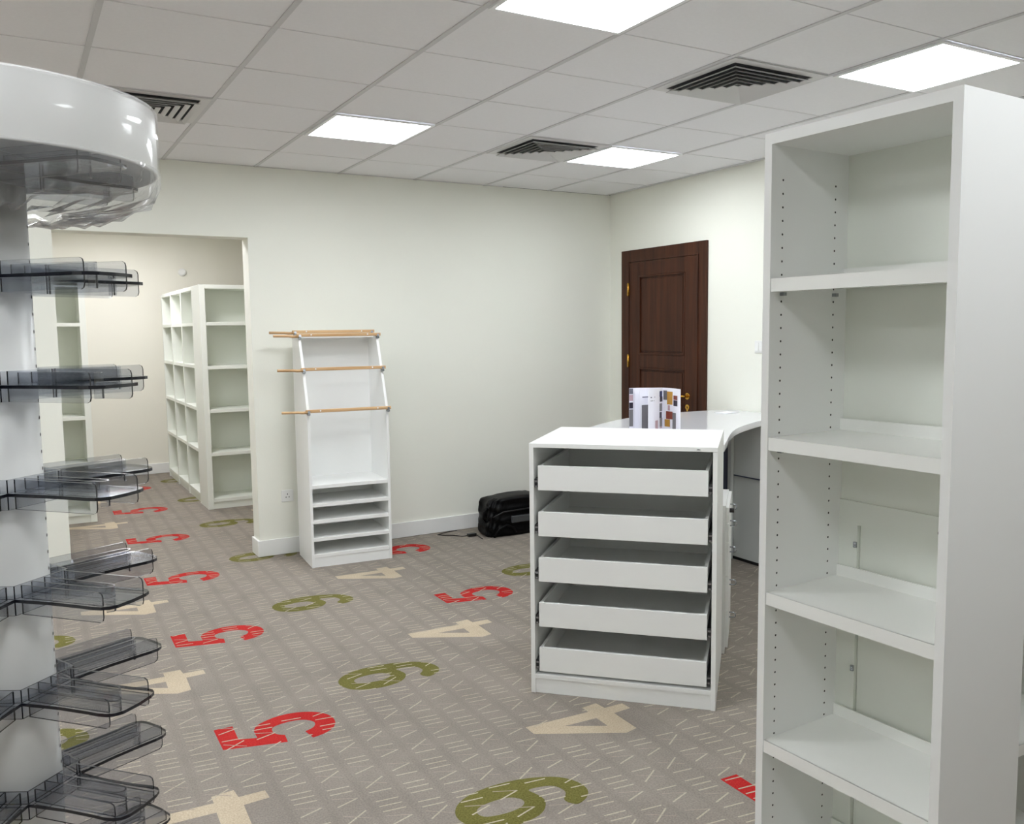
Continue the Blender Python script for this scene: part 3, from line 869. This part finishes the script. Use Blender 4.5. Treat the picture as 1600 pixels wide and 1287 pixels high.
a = MB(); a.tube([(-0.262, -0.06, 0.22), (-0.292, -0.06, 0.20), (-0.295, -0.05, 0.15), (-0.270, -0.05, 0.12)], 0.008, 8); a.build('side_loop', BAGM, bd)
Ad = thing('power_adapter', 'small black power adapter with its lead on the carpet beside the black bag', 'adapter', (3.03, 5.93, 0))
a = MB(); a.box(-0.036, 0.036, -0.018, 0.018, 0.0015, 0.026); a.build('casing', BLACKP, Ad, bevel=0.005)
a = MB(); a.tube([(-0.036, 0, 0.012), (-0.07, 0.03, 0.005), (-0.12, 0.10, 0.005), (-0.17, 0.13, 0.005), (-0.21, 0.18, 0.005), (-0.12, 0.22, 0.005), (-0.06, 0.23, 0.005), (-0.02, 0.225, 0.006)], 0.0032, 8)
a.tube([(0.036, 0, 0.012), (0.042, -0.03, 0.005), (0.030, -0.09, 0.005), (0.026, -0.13, 0.005)], 0.0032, 8)
a.build('lead', BLACKP, Ad)

# ------------------------------------------------------------------ revolving display stand with acrylic trays
SX, SY = -0.033, 1.86
S = thing('display_stand', 'tall revolving white display column with smoked acrylic trays and a round wrapped header', 'display stand', (SX, SY, 0))
cr = 0.072
a = MB(); a.lathe([(0.0, 0.09), (cr, 0.09), (cr, 1.985), (0, 1.985)], 60)
for v in range(2):
    th = math.radians(-14 + 180 * v)
    n = Vector((math.cos(th), math.sin(th), 0))
    for dth in (0,):
        z = 1.80
        while z > 0.15:
            a.disc(n * (cr + 0.0005) + Vector((0, 0, z)), n, 0.0036, 8, 1)
            z -= 0.032
a.build('column', [WHITE, HOLE], S)
a = MB(); a.lathe([(0.0, 0.0012), (0.27, 0.0012), (0.275, 0.008), (0.27, 0.03), (0.10, 0.05), (0.085, 0.09), (0, 0.09)], 60)
a.build('base', WHITE, S)
HR = 0.299
a = MB(); a.lathe([(0, 1.924), (HR - 0.006, 1.924), (HR - 0.006, 1.901), (HR - 0.001, 1.901), (HR, 1.904), (HR, 2.008), (HR - 0.001, 2.012), (HR - 0.004, 2.013), (0, 2.013)], 96)
hd = a.build('header_drum', WHITE, S)
a = MB()
t0 = math.radians(-102)
a.box(0, 0.0006, -0.0006, 0.0006, 1.906, 2.007)
for p in a.v:
    p.x, p.y = p.x * 1 + 0, p.y
a.v = [Vector(((HR + p.x) * math.cos(t0) - p.y * math.sin(t0), (HR + p.x) * math.sin(t0) + p.y * math.cos(t0), p.z)) for p in a.v]
a.build('drum_seam', DESKG, hd)
# film wrapped round the drum and gathered underneath
def wob(j, t):
    amp = (0.0, 0.0, 0.0002, 0.0002, 0.001, 0.004, 0.008, 0.012, 0.008)[j]
    return (amp * math.sin(23*t + j) + amp * 0.7 * math.sin(41*t + 2*j), amp * 0.7 * math.sin(17*t + 3*j) + amp * 0.4 * math.sin(37*t))
a = MB(); a.lathe([(HR - 0.010, 2.0145), (HR + 0.004, 2.0148), (HR + 0.005, 1.96), (HR + 0.005, 1.905), (HR + 0.003, 1.878), (HR - 0.012, 1.852), (HR - 0.05, 1.836), (HR - 0.10, 1.822), (HR - 0.16, 1.818)], 180, wob=wob)
for q in range(len(a.f)):
    if q >= 3 * 180: a.m[q] = 1
a.build('plastic_wrap', [FILM, FILM2], S)

def local_arm():
    """outline of one arm of the tray star, in arm coordinates (s along, t across)"""
    return [(0.083, -0.0605), (0.16, -0.0545), (0.225, -0.055), (0.250, -0.0565), (0.268, -0.054), (0.279, -0.047), (0.286, -0.035), (0.2885, 0.0), (0.286, 0.035), (0.281, 0.049), (0.272, 0.056), (0.258, 0.059), (0.245, 0.058), (0.225, 0.055), (0.16, 0.0545), (0.083, 0.0605)]
ARM0 = math.radians(-47.5)
def rot(p, th): return (p[0]*math.cos(th) - p[1]*math.sin(th), p[0]*math.sin(th) + p[1]*math.cos(th))
star = []
for k in range(5):
    star += [rot(p, ARM0 + k * 2 * math.pi / 5) for p in local_arm()[:-1]]
FH = 0.027
def fin(pts, z0, z1, th, rnd=0.006):
    """upright thin sheet along a polyline with rounded end corners"""
    a = MB()
    k = len(pts)
    nr = []
    for i in range(k):
        d = Vector((pts[min(i+1, k-1)][0] - pts[max(i-1, 0)][0], pts[min(i+1, k-1)][1] - pts[max(i-1, 0)][1], 0)).normalized()
        nr.append(Vector((-d.y, d.x, 0)) * th / 2)
    vs = []
    for i in range(k):
        p = Vector((pts[i][0], pts[i][1], 0))
        dz = rnd if i == k - 1 else 0
        vs += [p - nr[i] + Vector((0,0,z0+dz)), p + nr[i] + Vector((0,0,z0+dz)), p - nr[i] + Vector((0,0,z1-dz)), p + nr[i] + Vector((0,0,z1-dz))]
    fs, ms = [(0, 1, 3, 2), (4*(k-1), 4*(k-1)+2, 4*(k-1)+3, 4*(k-1)+1)], [1, 1]
    for i in range(k - 1):
        b = 4 * i
        fs += [(b, b+2, b+6, b+4), (b+1, b+5, b+7, b+3), (b+2, b+3, b+7, b+6), (b, b+4, b+5, b+1)]
        ms += [0, 0, 1, 1]
    for q, m_ in zip(fs, ms):
        pass
    n = len(a.v)
    a.v += vs
    for q, m_ in zip(fs, ms):
        a.f.append([n + i for i in q]); a.m.append(m_); a.s.append(False)
    return a
def merge(dst, src):
    n = len(dst.v)
    dst.v += src.v; dst.f += [[n + i for i in q] for q in src.f]; dst.m += src.m; dst.s += src.s
FT = 0.0030
def tier(z):
    a = MB(); a.prism(star, z - 0.0030, z + 0.0030, 0, side=1)
    tray = a.build('tray', [SMOKE, EDGE], S)
    for k in range(5):
        th = ARM0 + k * 2 * math.pi / 5
        for t0_, s1 in ((-0.049, 0.268), (0.049, 0.268)):
            pts = [(0.088, t0_), (0.12, t0_), (0.2, t0_), (s1 - 0.008, t0_), (s1 - 0.002, t0_), (s1, t0_)]
            b = MB()
            for (z0, z1) in ((z + 0.0032, z + FH), (z - FH, z - 0.0032)):
                f_ = fin([rot(p, th) for p in pts], z0, z1, FT, 0.0)
                # round the outer free corner
                for v in f_.v[-4:]:
                    if z1 > z + 0.01 and v.z > z + 0.02: v.z -= 0.009
                    if z0 < z - 0.01 and v.z < z - 0.02: v.z += 0.009
                for v in f_.v[-8:-4]:
                    if z1 > z + 0.01 and v.z > z + 0.02: v.z -= 0.003
                    if z0 < z - 0.01 and v.z < z - 0.02: v.z += 0.003
                merge(b, f_)
            b.build('divider', [SMOKE2, EDGE], tray)
        # hairpin channel in the middle
        ch = [(0.075, -0.0145), (0.15, -0.0135), (0.222, -0.0125), (0.238, -0.010), (0.245, -0.004), (0.246, 0.0), (0.245, 0.004), (0.238, 0.010), (0.222, 0.0125), (0.15, 0.0135), (0.075, 0.0145)]
        b = MB()
        merge(b, fin([rot(p, th) for p in ch], z + 0.0032, z + FH - 0.004, FT, 0))
        merge(b, fin([rot(p, th) for p in ch[3:8]], z - FH + 0.004, z - 0.0032, FT, 0))
        b.build('channel', [SMOKE2, EDGE], tray)
        # wall joining the arm root to the column
        b = MB()
        p0, p1 = (0.0833, -0.0603), (0.0833, 0.0603)
        merge(b, fin([rot(p0, th), rot(p1, th)], z + 0.0032, z + FH, FT, 0))
        merge(b, fin([rot(p0, th), rot(p1, th)], z - FH, z - 0.0032, FT, 0))
        b.build('root_wall', [SMOKE2, EDGE], tray)
for k in range(8):
    tier(1.896 - 0.192 * k if k else 1.893)
